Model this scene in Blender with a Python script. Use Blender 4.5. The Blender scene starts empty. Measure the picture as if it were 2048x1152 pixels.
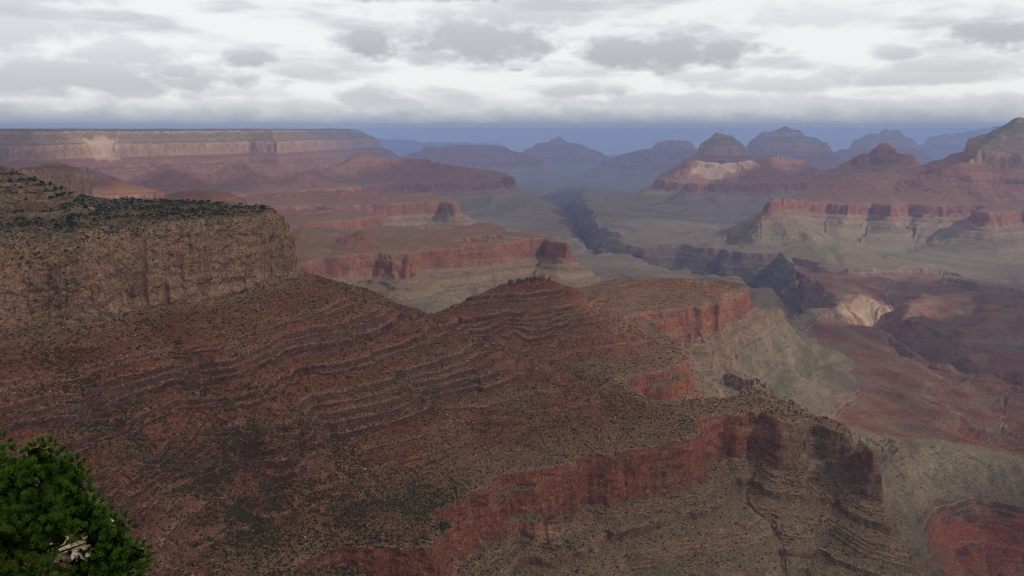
import bpy, math, random
import numpy as np
from mathutils import Vector, Matrix

# ------------------------------------------------------------------ camera, world, sun, exposure
scene = bpy.context.scene
F_PX, CX, CY = 1607.0, 1024.0, 576.0            # focal length in pixels of the 2048 x 1152 photograph
PITCH = math.atan((576.0 - 255.0) / F_PX)       # the horizon lies at row 255
cam_data = bpy.data.cameras.new("camera")
cam_data.sensor_width = 36.0
cam_data.lens = 36.0 * F_PX / 2048.0
cam_data.clip_start = 0.5
cam_data.clip_end = 200000.0
cam = bpy.data.objects.new("camera", cam_data)
cam.location = (0.0, 0.0, 0.0)
cam.rotation_euler = (math.radians(90.0) - PITCH, 0.0, 0.0)
scene.collection.objects.link(cam)
scene.camera = cam

SUN_EL, SUN_AZ = math.radians(36.0), math.radians(122.0)    # azimuth clockwise from the view direction (+Y)
SUN_DIR = np.array([math.sin(SUN_AZ) * math.cos(SUN_EL), math.cos(SUN_AZ) * math.cos(SUN_EL), math.sin(SUN_EL)])
world = bpy.data.worlds.new("World")
scene.world = world
world.use_nodes = True
wn = world.node_tree
sky_tex = wn.nodes.new("ShaderNodeTexSky")
sky_tex.sky_type = 'NISHITA'
sky_tex.sun_disc = False
sky_tex.sun_elevation = SUN_EL
sky_tex.sun_rotation = SUN_AZ
sky_tex.altitude = 2200.0
wn.links.new(sky_tex.outputs[0], wn.nodes["Background"].inputs[0])
wn.nodes["Background"].inputs[1].default_value = 0.10

sun_data = bpy.data.lights.new("sun", 'SUN')
sun_data.energy = 5.0
sun_data.angle = math.radians(1.5)
sun_data.color = (1.0, 0.93, 0.82)
sun = bpy.data.objects.new("sun", sun_data)
sun.rotation_euler = Vector(-SUN_DIR).to_track_quat('-Z', 'Y').to_euler()
scene.collection.objects.link(sun)

scene.view_settings.view_transform = 'Standard'
scene.view_settings.look = 'None'
scene.view_settings.exposure = 0.0
scene.view_settings.gamma = 1.0
scene.view_settings.use_curve_mapping = False
scene.cycles.max_bounces = 4
scene.cycles.diffuse_bounces = 2
scene.cycles.glossy_bounces = 1
scene.cycles.transparent_max_bounces = 8
scene.cycles.volume_bounces = 1
scene.cycles.filter_width = 1.0
scene.cycles.use_denoising = True
scene.cycles.denoiser = 'OPENIMAGEDENOISE'
scene.cycles.denoising_prefilter = 'ACCURATE'

HAZE = True
rnd = random.Random(7)
rng = np.random.default_rng(11)

# ------------------------------------------------------------------ helpers
def put(name, me, mat=None, parent=None):
    ob = bpy.data.objects.new(name, me)
    scene.collection.objects.link(ob)
    if mat: me.materials.append(mat)
    if parent: ob.parent = parent
    return ob

def tag(ob, label=None, cat=None, group=None, kind=None):
    if label: ob["label"] = label
    if cat: ob["category"] = cat
    if group: ob["group"] = group
    if kind: ob["kind"] = kind
    return ob

def mesh_np(name, verts, faces, smooth=False):
    """verts (n,3), faces (m,k): one mesh straight from arrays"""
    verts = np.ascontiguousarray(verts, dtype=np.float32)
    faces = np.ascontiguousarray(faces, dtype=np.int32)
    me = bpy.data.meshes.new(name)
    k = faces.shape[1]
    me.vertices.add(len(verts)); me.vertices.foreach_set("co", verts.ravel())
    me.loops.add(faces.size); me.loops.foreach_set("vertex_index", faces.ravel())
    me.polygons.add(len(faces))
    me.polygons.foreach_set("loop_start", np.arange(0, faces.size, k, dtype=np.int32))
    if smooth: me.polygons.foreach_set("use_smooth", np.ones(len(faces), dtype=bool))
    else: me.polygons.foreach_set("use_smooth", np.zeros(len(faces), dtype=bool))
    me.update(calc_edges=True)
    return me

class NT:
    """small helper that writes node trees"""
    def __init__(s, mat):
        mat.use_nodes = True
        s.t = mat.node_tree; s.t.nodes.clear()
    def n(s, typ, **kw):
        nd = s.t.nodes.new(typ)
        for k, v in kw.items(): setattr(nd, k, v)
        return nd
    def put(s, sock, v):
        if v is None: return
        if isinstance(v, (int, float)):
            try: sock.default_value = v
            except TypeError: sock.default_value = (v, v, v)
        elif isinstance(v, (tuple, list)):
            v = tuple(v)
            if sock.type == 'RGBA' and len(v) == 3: v = v + (1.0,)
            sock.default_value = v
        else: s.t.links.new(v, sock)
    def m(s, op, a, b=None, c=None, clamp=False):
        nd = s.n("ShaderNodeMath", operation=op); nd.use_clamp = clamp
        s.put(nd.inputs[0], a); s.put(nd.inputs[1], b)
        if c is not None: s.put(nd.inputs[2], c)
        return nd.outputs[0]
    def vm(s, op, a, b=None):
        nd = s.n("ShaderNodeVectorMath", operation=op)
        s.put(nd.inputs[0], a)
        if b is not None: s.put(nd.inputs[1], b)
        return nd.outputs[0]
    def mix(s, f, a, b, blend='MIX'):
        nd = s.n("ShaderNodeMix", data_type='RGBA', blend_type=blend)
        s.put(nd.inputs[0], f); s.put(nd.inputs[6], a); s.put(nd.inputs[7], b)
        return nd.outputs[2]
    def ss(s, x, a, b, lo=0.0, hi=1.0):
        nd = s.n("ShaderNodeMapRange", interpolation_type='SMOOTHSTEP')
        s.put(nd.inputs[0], x); s.put(nd.inputs[1], a); s.put(nd.inputs[2], b)
        s.put(nd.inputs[3], lo); s.put(nd.inputs[4], hi)
        return nd.outputs[0]
    def lin(s, x, a, b, lo=0.0, hi=1.0):
        nd = s.n("ShaderNodeMapRange")
        s.put(nd.inputs[0], x); s.put(nd.inputs[1], a); s.put(nd.inputs[2], b)
        s.put(nd.inputs[3], lo); s.put(nd.inputs[4], hi)
        return nd.outputs[0]
    def noise(s, vec, scale, detail=4.0, rough=0.55, dist=0.0):
        nd = s.n("ShaderNodeTexNoise")
        s.put(nd.inputs["Vector"], vec); s.put(nd.inputs["Scale"], scale)
        s.put(nd.inputs["Detail"], detail); s.put(nd.inputs["Roughness"], rough); s.put(nd.inputs["Distortion"], dist)
        return nd.outputs[0]
    def comb(s, x, y, z):
        nd = s.n("ShaderNodeCombineXYZ")
        s.put(nd.inputs[0], x); s.put(nd.inputs[1], y); s.put(nd.inputs[2], z)
        return nd.outputs[0]
    def ramp(s, f, stops, interp='LINEAR'):
        nd = s.n("ShaderNodeValToRGB"); r = nd.color_ramp; r.interpolation = interp
        while len(r.elements) < len(stops): r.elements.new(0.5)
        for e, (p, c) in zip(r.elements, sorted(stops)):
            e.position = p; e.color = tuple(c) + ((1.0,) if len(c) == 3 else ())
        s.put(nd.inputs[0], f)
        return nd.outputs[0]

# pixel rays of the photograph -> world points at a known height or a known depth
_cp, _sp = math.cos(PITCH), math.sin(PITCH)
def ray(u, v):
    a, b = (u - CX) / F_PX, (CY - v) / F_PX
    return a, _cp + b * _sp, -_sp + b * _cp
def P(u, v, z=-600.0):
    dx, dy, dz = ray(u, v)
    s = z / dz
    return (dx * s, dy * s)
def PV(u, v, y):
    dx, dy, dz = ray(u, v)
    s = y / dy
    return (dx * s, y, dz * s)

# ------------------------------------------------------------------ strata: height z against the distance q walked outwards from the rim
def _scaled(st, dq, dz):
    a, b = sum(x for x, _ in st), sum(y for _, y in st)
    return [(x * dq / a, y * dz / b) for x, y in st]
def _beds(n, seed, h=(3, 8), w=(5, 13)):
    r = random.Random(seed); out = []
    for _ in range(n):
        hh = r.uniform(*h); out += [(hh * 0.28, -hh), (r.uniform(*w), -r.uniform(1.0, 3.5))]
    return out
STEPS = [(12, -30), (25, -8), (10, -22)] + _scaled(_beds(6, 20, (6, 12), (9, 18)), 95.0, -68.0)      # Kaibab, Toroweap
STEPS += [
         (4, -13), (20, -7), (3, -8), (33, -14),                  # Toroweap
         (13, -20), (9, -28), (8, -36), (7, -38), (6, -18),                   # Coconino
         (85, -38)]                                                         # Hermit
BIG = (12, 20)
STEPS += _scaled([(24, -10)] + _beds(2, 1, (5, 9), (8, 14)) + [(26, -12)] + _beds(3, 9, (12, 20), (6, 10)) + [(44, -18)] + _beds(2, 2, (8, 14), (9, 14)) + [(44, -18)] + _beds(1, 12, (14, 18), (14, 18)) + _beds(1, 15, (8, 9), (20, 24)) + _beds(3, 3, (13, 22), (10, 18)) + [(36, -14)] + _beds(1, 14, (5, 8))
                 + [(45, -16)] + _beds(1, 4, (4, 6)) + [(50, -17)] + [(85, -26)], 430.0, -252.0)    # Supai
RW_A, RW_B = [(5, -22), (8, -47), (6, -25), (19, -6)], [(3, -24), (13, -5), (5, -39), (13, -6), (4, -26)]
RW0 = sum(a for a, b in STEPS); STEPS += RW_A                                # Redwall: sheer, or (RW_B) broken by benches
STEPS += _scaled(_beds(2, 7, (4, 7), (6, 9)) + [(14, -6), (3, -18), (30, -13)] + _beds(4, 8, (4, 6), (5, 9)) + [(26, -10), (3, -12)], 125.0, -90.0)   # Muav
STEPS += [(120, -58), (4, -7), (60, -24), (4, -5), (50, -16)]                # Bright Angel
STEPS += [(520, -50)]                                                       # Tonto platform
STEPS += [(7, -28), (6, -3), (5, -14)]                                       # Tapeats
STEPS += [(70, -55), (12, -22), (110, -95), (10, -18), (120, -110), (90, -80)]   # inner gorge
RWB = (RW0 + np.cumsum([0.0] + [a for a, b in RW_B]), -602.0 + 0 * RW0 + np.cumsum([0.0] + [b for a, b in RW_B]))
TQ = np.concatenate([[0.0], np.cumsum([a for a, b in STEPS])])
TZ = np.concatenate([[0.0], np.cumsum([b for a, b in STEPS])])
RIVER_Z = float(TZ[-1]) + 8.0
RWB = (RWB[0], RWB[1] - RWB[1][0] + float(np.interp(RW0, TQ, TZ)))
KEYQ = [0.0]; KEYZ = [0.0]
for a, b in zip(TQ, TZ):
    if any(abs(b - z) < 3 for z in (-60, -170, -310, -350, -600, -700, -790, -900, -950, -995)): KEYQ.append(float(a)); KEYZ.append(float(b))
TQ = np.concatenate([[-440.0], TQ, [TQ[-1] + 4000.0]]); TZ = np.concatenate([[400.0], TZ, [TZ[-1] - 20.0]])
def q_of(z): return float(np.interp(-z, -TZ, TQ))
def z_of(q): return np.interp(q, TQ, TZ)
RIMQ = [float(TQ[k]) for k in range(1, len(TQ) - 2) if (TZ[k] - TZ[k + 1]) / max(TQ[k + 1] - TQ[k], 1e-6) > 1.8 and (TZ[k - 1] - TZ[k]) / max(TQ[k] - TQ[k - 1], 1e-6) < 1.2]
RIMQ = np.array(RIMQ + [1e9])
def z_smooth(q): return np.interp(q, [-440.0] + KEYQ + [float(TQ[-2])], [400.0] + KEYZ + [float(TZ[-2])])
QC, QR, QT = q_of(-310.0), q_of(-600.0), q_of(-950.0)

# ------------------------------------------------------------------ noise
_tab = rng.permutation(4096).astype(np.int32)
_ga = (rng.random(4096) * 2 * math.pi).astype(np.float32)
_gx, _gy = np.cos(_ga), np.sin(_ga)
def perlin(x, y, seed=0):
    x = np.asarray(x, dtype=np.float32); y = np.asarray(y, dtype=np.float32)
    xi = np.floor(x).astype(np.int32); yi = np.floor(y).astype(np.int32)
    fx = x - xi; fy = y - yi
    u = fx * fx * fx * (fx * (fx * 6 - 15) + 10); v = fy * fy * fy * (fy * (fy * 6 - 15) + 10)
    def g(ix, iy, dx, dy):
        h = _tab[(_tab[(ix + seed * 131) & 4095] + iy * 17 + seed * 7) & 4095]
        return _gx[h] * dx + _gy[h] * dy
    a = g(xi, yi, fx, fy); b = g(xi + 1, yi, fx - 1, fy)
    c = g(xi, yi + 1, fx, fy - 1); d = g(xi + 1, yi + 1, fx - 1, fy - 1)
    return (a + (b - a) * u) * (1 - v) + (c + (d - c) * u) * v * 1.0
def sstep(x, a, b):
    t = np.clip((x - a) / (b - a), 0, 1)
    return t * t * (3 - 2 * t)

# ------------------------------------------------------------------ land forms: polygons and spines traced in plan
def sdf_poly(pts, X, Y):
    """signed distance in plan, negative inside"""
    d2 = np.full(X.shape, 1e30, dtype=np.float32); inside = np.zeros(X.shape, dtype=bool)
    n = len(pts)
    for i in range(n):
        x0, y0 = pts[i]; x1, y1 = pts[(i + 1) % n]
        ex, ey = x1 - x0, y1 - y0
        L = ex * ex + ey * ey + 1e-9
        t = np.clip(((X - x0) * ex + (Y - y0) * ey) / L, 0, 1)
        d2 = np.minimum(d2, (X - x0 - t * ex) ** 2 + (Y - y0 - t * ey) ** 2)
        if y0 != y1:
            c = ((y0 > Y) != (y1 > Y)) & (X < (x1 - x0) * (Y - y0) / (y1 - y0) + x0)
            inside ^= c
    d = np.sqrt(d2)
    return np.where(inside, -d, d)

def q_line(pts, X, Y, k=1.0, w=0.0):
    """q field of a spine with heights: falls off on both sides along the strata profile"""
    best = np.full(X.shape, 1e9, dtype=np.float32)
    if len(pts) == 1: pts = pts + [(pts[0][0] + 1.0, pts[0][1], pts[0][2])]
    for (x0, y0, z0), (x1, y1, z1) in zip(pts[:-1], pts[1:]):
        ex, ey = x1 - x0, y1 - y0
        L = ex * ex + ey * ey + 1e-9
        t = np.clip(((X - x0) * ex + (Y - y0) * ey) / L, 0, 1)
        d = np.sqrt((X - x0 - t * ex) ** 2 + (Y - y0 - t * ey) ** 2)
        q0 = np.interp(-(z0 + (z1 - z0) * t), -TZ, TQ)
        best = np.minimum(best, q0 + np.maximum(d - w, 0.0) * k)
    return best

def ring(cx, cy, r, a0, a1, n):
    return [(cx + r * math.sin(math.radians(a0 + (a1 - a0) * i / (n - 1))), cy + r * math.cos(math.radians(a0 + (a1 - a0) * i / (n - 1)))) for i in range(n)]

nose = P(576, 566, -310)
CLIFF_FOOT = [P(u, v, -310) for u, v in ((-300, 720), (0, 668), (59, 657), (130, 650), (208, 641), (260, 622), (312, 609), (417, 602), (521, 580), (560, 570))]
CLIFF_FOOT += [(nose[0], nose[1]), (nose[0] + 5, nose[1] + 70), (nose[0] - 50, nose[1] + 190), (-760, 2000), (-1500, 2250), (-3500, 2300), (-3500, -900), (900, -900), (700, -200)]
CLIFF_FOOT += list(reversed(ring(0, 0, 268, -60, 70, 14))) + [(-330, 330), (-560, 560), (-760, 790)]

RIM = [P(u, v, -600) for u, v in ((560, 1152), (600, 1124), (680, 1098), (777, 1089), (819, 1094), (871, 1100), (866, 1050), (850, 1009), (888, 981),
       (923, 971), (975, 953), (1062, 953), (1131, 943), (1156, 919), (1177, 908), (1222, 910), (1263, 893), (1305, 887), (1374, 882), (1395, 872),
       (1408, 850), (1416, 832), (1440, 822), (1475, 826), (1515, 815), (1542, 822), (1574, 852), (1608, 858), (1640, 850), (1673, 829), (1700, 838), (1728, 856), (1752, 885))]
tip = RIM[-1]
RIM += [(tip[0] + 25, tip[1] + 60), (tip[0] - 40, tip[1] + 190), (540, 1800)]
RIM += [P(u, v, -600) for u, v in ((1497, 797), (1417, 795), (1380, 797), (1340, 804), (1290, 790), (1255, 766), (1190, 737), (1130, 714), (1085, 700),
        (1092, 684), (1114, 675), (1180, 669), (1236, 668), (1250, 676), (1252, 662), (1236, 645), (1229, 638), (1270, 630), (1333, 616), (1393, 604), (1463, 595), (1497, 593), (1507, 600))]
e = RIM[-1]
RIM += [(e[0] + 20, e[1] + 90), (e[0] - 40, e[1] + 260), (640, 3250), (380, 3150), (200, 2900), (30, 2700), (-150, 2650), (-420, 2420), (-640, 2350), (-900, 2500), (-1600, 2900), (-4500, 3000),
        (-4500, -1200), (900, -1200), (760, 100), (560, 420), (330, 640), (120, 780), (-60, 900), (-220, 1010)]

def poly(*uv, z=-600): return [P(u, v, z) for u, v in uv]
def spine(*uvy): return [PV(*p) for p in uvy]

RIVER_UV = ((2500, 830), (2200, 790), (1960, 735), (1800, 690), (1690, 655), (1600, 610), (1500, 575), (1400, 560), (1280, 540), (1190, 508), (1160, 480), (1150, 460), (1142, 440), (1128, 415), (1120, 400), (1120, 390))
NORTH = [P(u, v, -1300.0) for u, v in RIVER_UV] + [(1500, 41000), (41000, 41000), (41000, 3000)]
DIP = -80.0                                     # beyond the river the beds lie lower
FORMS = []      # (object name, function giving the q field)
NORTHERN = ('right_terrace', 'pyramid_butte', 'great_temple', 'far_temple')
def mesa(name, pts, gentle=0.3, z=-600.0, top=-520.0):
    q0 = q_of(z); qtop = q_of(top) if top is not None else -1e9
    def f(X, Y):
        d = sdf_poly(pts, X, Y)
        return np.where(d > 0, q0 + d, np.maximum(q0 + d * gentle, min(qtop, q0)))
    FORMS.append((name, f))
def ridge(name, pts, k=1.0, w=0.0):
    if name in NORTHERN: pts = [(x, y, z - DIP - (235.0 if name == 'pyramid_butte' else 0.0)) for x, y, z in pts]
    FORMS.append((name, lambda X, Y: q_line(pts, X, Y, k, w)))

def near_field(X, Y):
    d2 = sdf_poly(CLIFF_FOOT, X, Y); d3 = sdf_poly(RIM, X, Y)
    t = np.clip(d2 / (d2 - d3 + 1e-6), 0, 1)
    q = QC + (QR - QC) * t
    q = np.where(d3 > 0, QR + d3, q)
    cap = np.where(np.hypot(X, Y) < 700, 2.0, q_of(-168.0))
    mid = (d2 > 0) & (d3 < 0)                        # an amphitheatre and the spur beside it shape the ledged slope
    sp0, sp1 = P(400, 740, -420), P(610, 905, -500); ex, ey = sp1[0] - sp0[0], sp1[1] - sp0[1]
    u = np.clip(((X - sp0[0]) * ex + (Y - sp0[1]) * ey) / (ex * ex + ey * ey), 0, 1); ds = np.hypot(X - sp0[0] - u * ex, Y - sp0[1] - u * ey)
    bowl = 95 * np.exp(-((X + 170) / 190.0) ** 2 - ((Y - 1400) / 125.0) ** 2) - 62 * np.exp(-(ds / 75.0) ** 2) + 60 * np.exp(-((X + 480) / 110.0) ** 2 - ((Y - 1190) / 130.0) ** 2)
    q = np.where(mid, q + bowl * np.clip(np.minimum(d2, -d3) / 110.0, 0, 1), q)
    k = 0.5 + 0.5 * np.maximum(sstep(X, -590, -490), 1 - sstep(np.hypot(X, Y), 600, 900))
    return np.where(d2 < 0, np.maximum(QC + d2 * k, cap), q)
FORMS.append(("red_ledge_slope", near_field))
ridge("cliff_plateau", spine((-260, 300, 1480), (-60, 318, 1500), (0, 329, 1500), (38, 336, 1510)), 0.9, 8)
ridge("cliff_plateau", spine((60, 392, 1560), (150, 403, 1640), (230, 409, 1740), (330, 413, 1800), (430, 411, 1810), (480, 413, 1760)), 0.8, 10)
ridge("red_butte", spine((585, 575, 1610), (642, 592, 1690), (715, 602, 1790), (795, 612, 1880), (850, 626, 1950), (905, 620, 2010), (965, 594, 2080), (1034, 568, 2150), (1093, 558, 2200), (1138, 584, 2230), (1172, 618, 2260), (1200, 634, 2360)), 0.95, 6)
ridge("redwall_butte", spine((1225, 628, 2560), (1277, 600, 2780), (1393, 559, 2950), (1460, 584, 2930)), 0.45)
mesa("long_mesa", poly((420, 560), (500, 545), (569, 537), (625, 528), (640, 516), (680, 514), (749, 508), (806, 520), (822, 505), (854, 500), (906, 495), (975, 491), (1062, 479), (1082, 476), (1100, 482), (1130, 488), (1090, 468), (1010, 464), (975, 452), (950, 447), (850, 452), (700, 450), (575, 462), (400, 462), (330, 500)), 0.04)
ridge("long_mesa", spine((815, 482, 4350), (880, 464, 4550), (957, 445, 4850)), 0.8)
ridge("long_mesa", spine((706, 461, 4080), (722, 462, 4080)), 1.35)
mesa("red_terrace", poly((540, 462), (590, 452), (640, 448), (700, 441), (735, 436), (765, 430), (745, 424), (600, 424), (500, 430)), 0.4)
mesa("red_terrace", poly((480, 412), (560, 414), (640, 410), (660, 416), (720, 409), (800, 406), (880, 405), (912, 409), (900, 395), (760, 393), (560, 394), (440, 396)), 0.5)
mesa("red_terrace", poly((440, 392), (560, 388), (640, 378), (700, 374), (820, 364), (860, 367), (900, 359), (1000, 353), (1030, 355), (1000, 343), (700, 340), (440, 352)), 0.35)
ridge("red_terrace", spine((740, 330, 9300), (790, 316, 9500), (850, 317, 9600), (905, 330, 9400), (960, 345, 9400)), 0.8)
ridge("red_terrace", spine((600, 345, 8200), (660, 338, 9000), (740, 300, 10500)), 0.7)
mesa("rim_plateau", poly((-400, 330), (-100, 322), (0, 320), (80, 322), (180, 315), (260, 313), (330, 311), (420, 309), (500, 306), (560, 307), (620, 302), (688, 297), z=-310) + [(-2200, 13500), (-9000, 16500), (-14000, 14000)], 1.0, -310.0, -25.0)
ridge("rim_plateau", spine((180, 330, 7900), (200, 352, 7000), (240, 380, 6200)), 0.7)
ridge("rim_plateau", spine((480, 318, 8600), (500, 345, 8100), (520, 375, 7500)), 0.7)
ridge("rim_plateau", spine((340, 325, 8300), (350, 350, 7600)), 0.7)
ridge("grey_butte", spine((0, 350, 3300), (60, 334, 3300), (105, 325, 3300), (128, 330, 3300)), 0.72, 0)
ridge("grey_butte", spine((140, 338, 4900), (185, 346, 4900), (240, 364, 4800), (305, 384, 4700)), 0.55)
ridge("grey_butte", spine((345, 384, 4200), (385, 378, 4200), (425, 380, 4200)), 0.9)
mesa("right_terrace", poly((1528, 428), (1556, 414), (1600, 406), (1654, 404), (1700, 408), (1735, 405), (1790, 411), (1860, 403), (1840, 392), (1740, 390), (1640, 385), (1560, 398), z=-680), 0.3)
mesa("right_terrace", poly((1955, 419), (1990, 428), (2048, 422), (2300, 440), (2300, 398), (2048, 401), (1985, 405), z=-680), 0.4)
mesa("right_terrace", poly((1375, 370), (1420, 362), (1500, 358), (1560, 364), (1640, 366), (1665, 377), (1700, 371), (1800, 369), (1850, 376), (1900, 372), (1960, 380), (2048, 379), (2400, 390), (2500, 340), (1900, 338), (1640, 345), (1400, 350), z=-680), 0.3)
ridge("pyramid_butte", spine((1760, 282, 8700), (1762, 282, 8700)), 1.6)
ridge("pyramid_butte", spine((1722, 304, 8700), (1802, 303, 8700)), 1.3)
ridge("pyramid_butte", spine((1640, 345, 8500), (1712, 322, 8700), (1812, 321, 8700), (1870, 345, 8500)), 1.25)
ridge("great_temple", spine((1975, 300, 7800), (2010, 268, 7900), (2048, 239, 7900), (2110, 228, 7900), (2300, 226, 7900)), 0.9)
ridge("great_temple", spine((1880, 352, 7600), (1960, 312, 7700), (2010, 272, 7800)), 0.8)
ridge("far_temple", spine((1385, 318, 10500), (1440, 325, 10300), (1500, 320, 10300), (1560, 305, 10800), (1600, 318, 10800)), 1.05)
ridge("far_temple", spine((1436, 264, 12000), (1464, 264, 12000)), 1.05)
ridge("far_temple", spine((1390, 308, 11800), (1450, 292, 12000), (1500, 300, 11900)), 1.05)
ridge("far_temple", spine((1500, 285, 14000), (1530, 263, 14000), (1565, 254, 14000), (1580, 249, 14000), (1602, 258, 14000), (1660, 284, 14000)), 1.05)
ridge("far_temple", spine((1690, 292, 16000), (1740, 265, 16000), (1775, 256, 16000), (1800, 257, 16000), (1830, 278, 16000)), 1.05)
ridge("far_rim", spine((1810, 288, 19000), (1860, 268, 19000), (1900, 257, 19000), (1960, 250, 19000), (2030, 240, 19000), (2250, 243, 19000), (2600, 246, 19000)), 1.05)
ridge("far_rim", spine((820, 305, 15000), (855, 290, 15000), (870, 294, 15000), (900, 286, 15000), (965, 279, 15000), (1000, 290, 15000), (1060, 305, 15000)), 1.05)
ridge("far_rim", spine((1060, 296, 17000), (1090, 275, 17000), (1120, 271, 17000), (1150, 282, 17000), (1200, 300, 17000)), 1.05)
ridge("far_rim", spine((1230, 305, 15500), (1290, 285, 15500), (1340, 268, 15500), (1400, 275, 15500), (1450, 290, 15500)), 1.05)
ridge("far_rim", spine((600, 268, 24000), (760, 272, 24000), (820, 280, 24000), (1000, 286, 25000)), 1.05)
ridge("red_ledge_slope", spine((1645, 846, 1600), (1673, 827, 1600), (1698, 836, 1590)), 0.9)
ridge("clay_ridge", spine((1745, 893, 1720), (1790, 893, 1950), (1834, 884, 2160), (1880, 888, 2230), (1938, 907, 2280), (1990, 919, 2330), (2060, 923, 2400), (2300, 935, 2500)), 0.7, 12)

GORGE = poly((2400, 780), (2048, 742), (1973, 720), (1921, 692), (1876, 665), (1834, 655), (1799, 622), (1760, 616), (1720, 614), z=-1070) + poly((1680, 600), (1640, 578), (1600, 548), z=-1010)
GORGE += poly((1575, 510), (1570, 502), (1520, 506), (1463, 503), (1452, 494), (1430, 498), (1348, 488), (1300, 489), (1260, 480), (1225, 462), (1195, 445), (1180, 425), (1170, 405), (1160, 390), (1190, 375), (1130, 372),
              (1085, 392), (1108, 412), (1122, 435), (1138, 465), (1160, 497), (1177, 506), (1201, 500), (1229, 505), (1281, 512), (1291, 527), (1367, 533), (1374, 543), (1400, 550), (1487, 554), (1490, 576), (1537, 573), (1546, 592), (1575, 640), z=-950)
GORGE += poly((1605, 653), (1650, 648), (1690, 653), (1713, 664), (1765, 673), (1817, 700), (1879, 745), (1931, 732), (1990, 746), (2048, 759), (2400, 800), z=-1040)
NBASIN = poly((2500, 606), (2048, 580), (1990, 574), (1938, 562), (1886, 553), (1890, 543), (1930, 533), (1886, 527), (1840, 530), (1799, 533), (1695, 536), (1636, 529), (1626, 519), (1590, 512), (1600, 560), (1640, 600), z=-950) + poly((1713, 640), (1800, 660), (1850, 700), (2048, 750), (2500, 800), z=-1040)
HILLS = [spine((1775, 632, 4420), (1815, 616, 4500), (1862, 598, 4600), (1905, 584, 4750), (1935, 575, 4850)), spine((1905, 670, 3900), (1960, 640, 4050), (2000, 618, 4300), (2048, 600, 4450), (2200, 610, 4500)),
         spine((1600, 652, 4050), (1690, 651, 4150)), spine((1713, 664, 4050), (1765, 673, 3950), (1817, 699, 3750)), spine((1720, 725, 3450), (1800, 745, 3400), (1890, 742, 3420), (1932, 731, 3500)), spine((1760, 790, 3000), (1850, 800, 3050), (1950, 770, 3250), (2048, 758, 3350), (2300, 790, 3300)),
         spine((1720, 850, 2700), (1800, 840, 2800), (1900, 850, 2800))]
BASIN = poly((1590, 655), (1640, 688), (1690, 700), (1716, 717), (1709, 745), (1706, 772), (1690, 790), (1686, 808), (1640, 828), (1720, 862), (1800, 868), (1870, 870), (1963, 892), (2048, 903), (2400, 930), (2400, 640), (2048, 620), (1800, 600), (1650, 620), z=-950)
SIDE = poly((1850, 1190), (1832, 1150), (1829, 1120), (1862, 1103), (1845, 1064), (1851, 1023), (1876, 995), (1904, 988), (1938, 974), (1990, 981), (2048, 995), (2400, 1010), (2600, 1250), (2300, 1500), (2000, 1350), z=-1000)

# coarse polar field of q
R0, R1, TH = 45.0, 30000.0, math.radians(47.0)
NC0, NR0 = 520, 1000
th0 = np.linspace(-TH, TH, NC0, dtype=np.float32)
lr0 = np.linspace(math.log(R0), math.log(R1), NR0, dtype=np.float32)
Rg = np.exp(lr0)[None, :]
X0 = (np.sin(th0)[:, None] * Rg).astype(np.float32); Y0 = (np.cos(th0)[:, None] * Rg).astype(np.float32)
NAMES = []
Qc = np.full(X0.shape, 1e9, dtype=np.float32); ID = np.zeros(X0.shape, dtype=np.int16)
for nm, f in FORMS:
    if nm not in NAMES: NAMES.append(nm)
    q = f(X0, Y0).astype(np.float32)
    b = q < Qc
    Qc = np.where(b, q, Qc); ID = np.where(b, NAMES.index(nm), ID)
NAMES += ["shale_platform", "inner_gorge", "red_basin", "side_gorge"]
dG, dB, dS = sdf_poly(GORGE, X0, Y0), np.minimum(sdf_poly(BASIN, X0, Y0), sdf_poly(NBASIN, X0, Y0)), sdf_poly(SIDE, X0, Y0)
DIP0 = (DIP * sstep(-sdf_poly(NORTH, X0, Y0), 500, 1300)).astype(np.float32)
dG = dG + sstep(Y0, 4300, 5200) * (130 * perlin(X0 / 800, Y0 / 800, 171) + 75 * perlin(X0 / 330, Y0 / 330, 172) + 30 * perlin(X0 / 130, Y0 / 130, 173))
dAll = np.minimum(np.minimum(dG, dB), dS)
ID = np.where(Qc > q_of(-905.0), NAMES.index("shale_platform"), ID)
plat = QT - 0.22 * np.clip(dAll, 0, 2000)
Qc = np.minimum(Qc, plat)
Qc = np.where(dAll > 0, np.maximum(Qc, QT - 2.6 * np.minimum(np.minimum(dG, dB), dS * 1.9)), Qc)
tx, ty, _ = PV(1761, 285, 8700)
DIP0 += (235.0 * (1 - sstep(np.hypot(X0 - tx, Y0 - ty), 350, 1500))).astype(np.float32)
DIP0 += (-50.0 * (1 - sstep(dS, 0, 380))).astype(np.float32)
Qc = np.where(dS < 0, np.maximum(Qc, QT - dS * 1.0), Qc)
Qh = np.full(X0.shape, 1e9, dtype=np.float32)
for h in HILLS: Qh = np.minimum(Qh, q_line(h, X0, Y0, 0.42))
Qb = np.maximum(np.minimum(QT + np.minimum(-dB, 18.0) + np.maximum(-dB - 18.0, 0) * 0.22, Qh), QT + np.minimum(-dB, 18.0))
Qc = np.where(dB < 0, np.maximum(Qc, Qb), Qc)
Qc = np.where(dG < 0, np.maximum(Qc, np.where(dB < 0, QT + 60, QT) - dG * 0.9), Qc)
ID = np.where(dB < 0, NAMES.index("red_basin"), ID)
ID = np.where(dG < 0, NAMES.index("inner_gorge"), ID)
ID = np.where(dS < 0, NAMES.index("side_gorge"), ID)
RED0 = np.maximum(sstep(-dB, -20, 40), 2.0 * sstep(-dS, -20, 40)).astype(np.float32)

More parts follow.
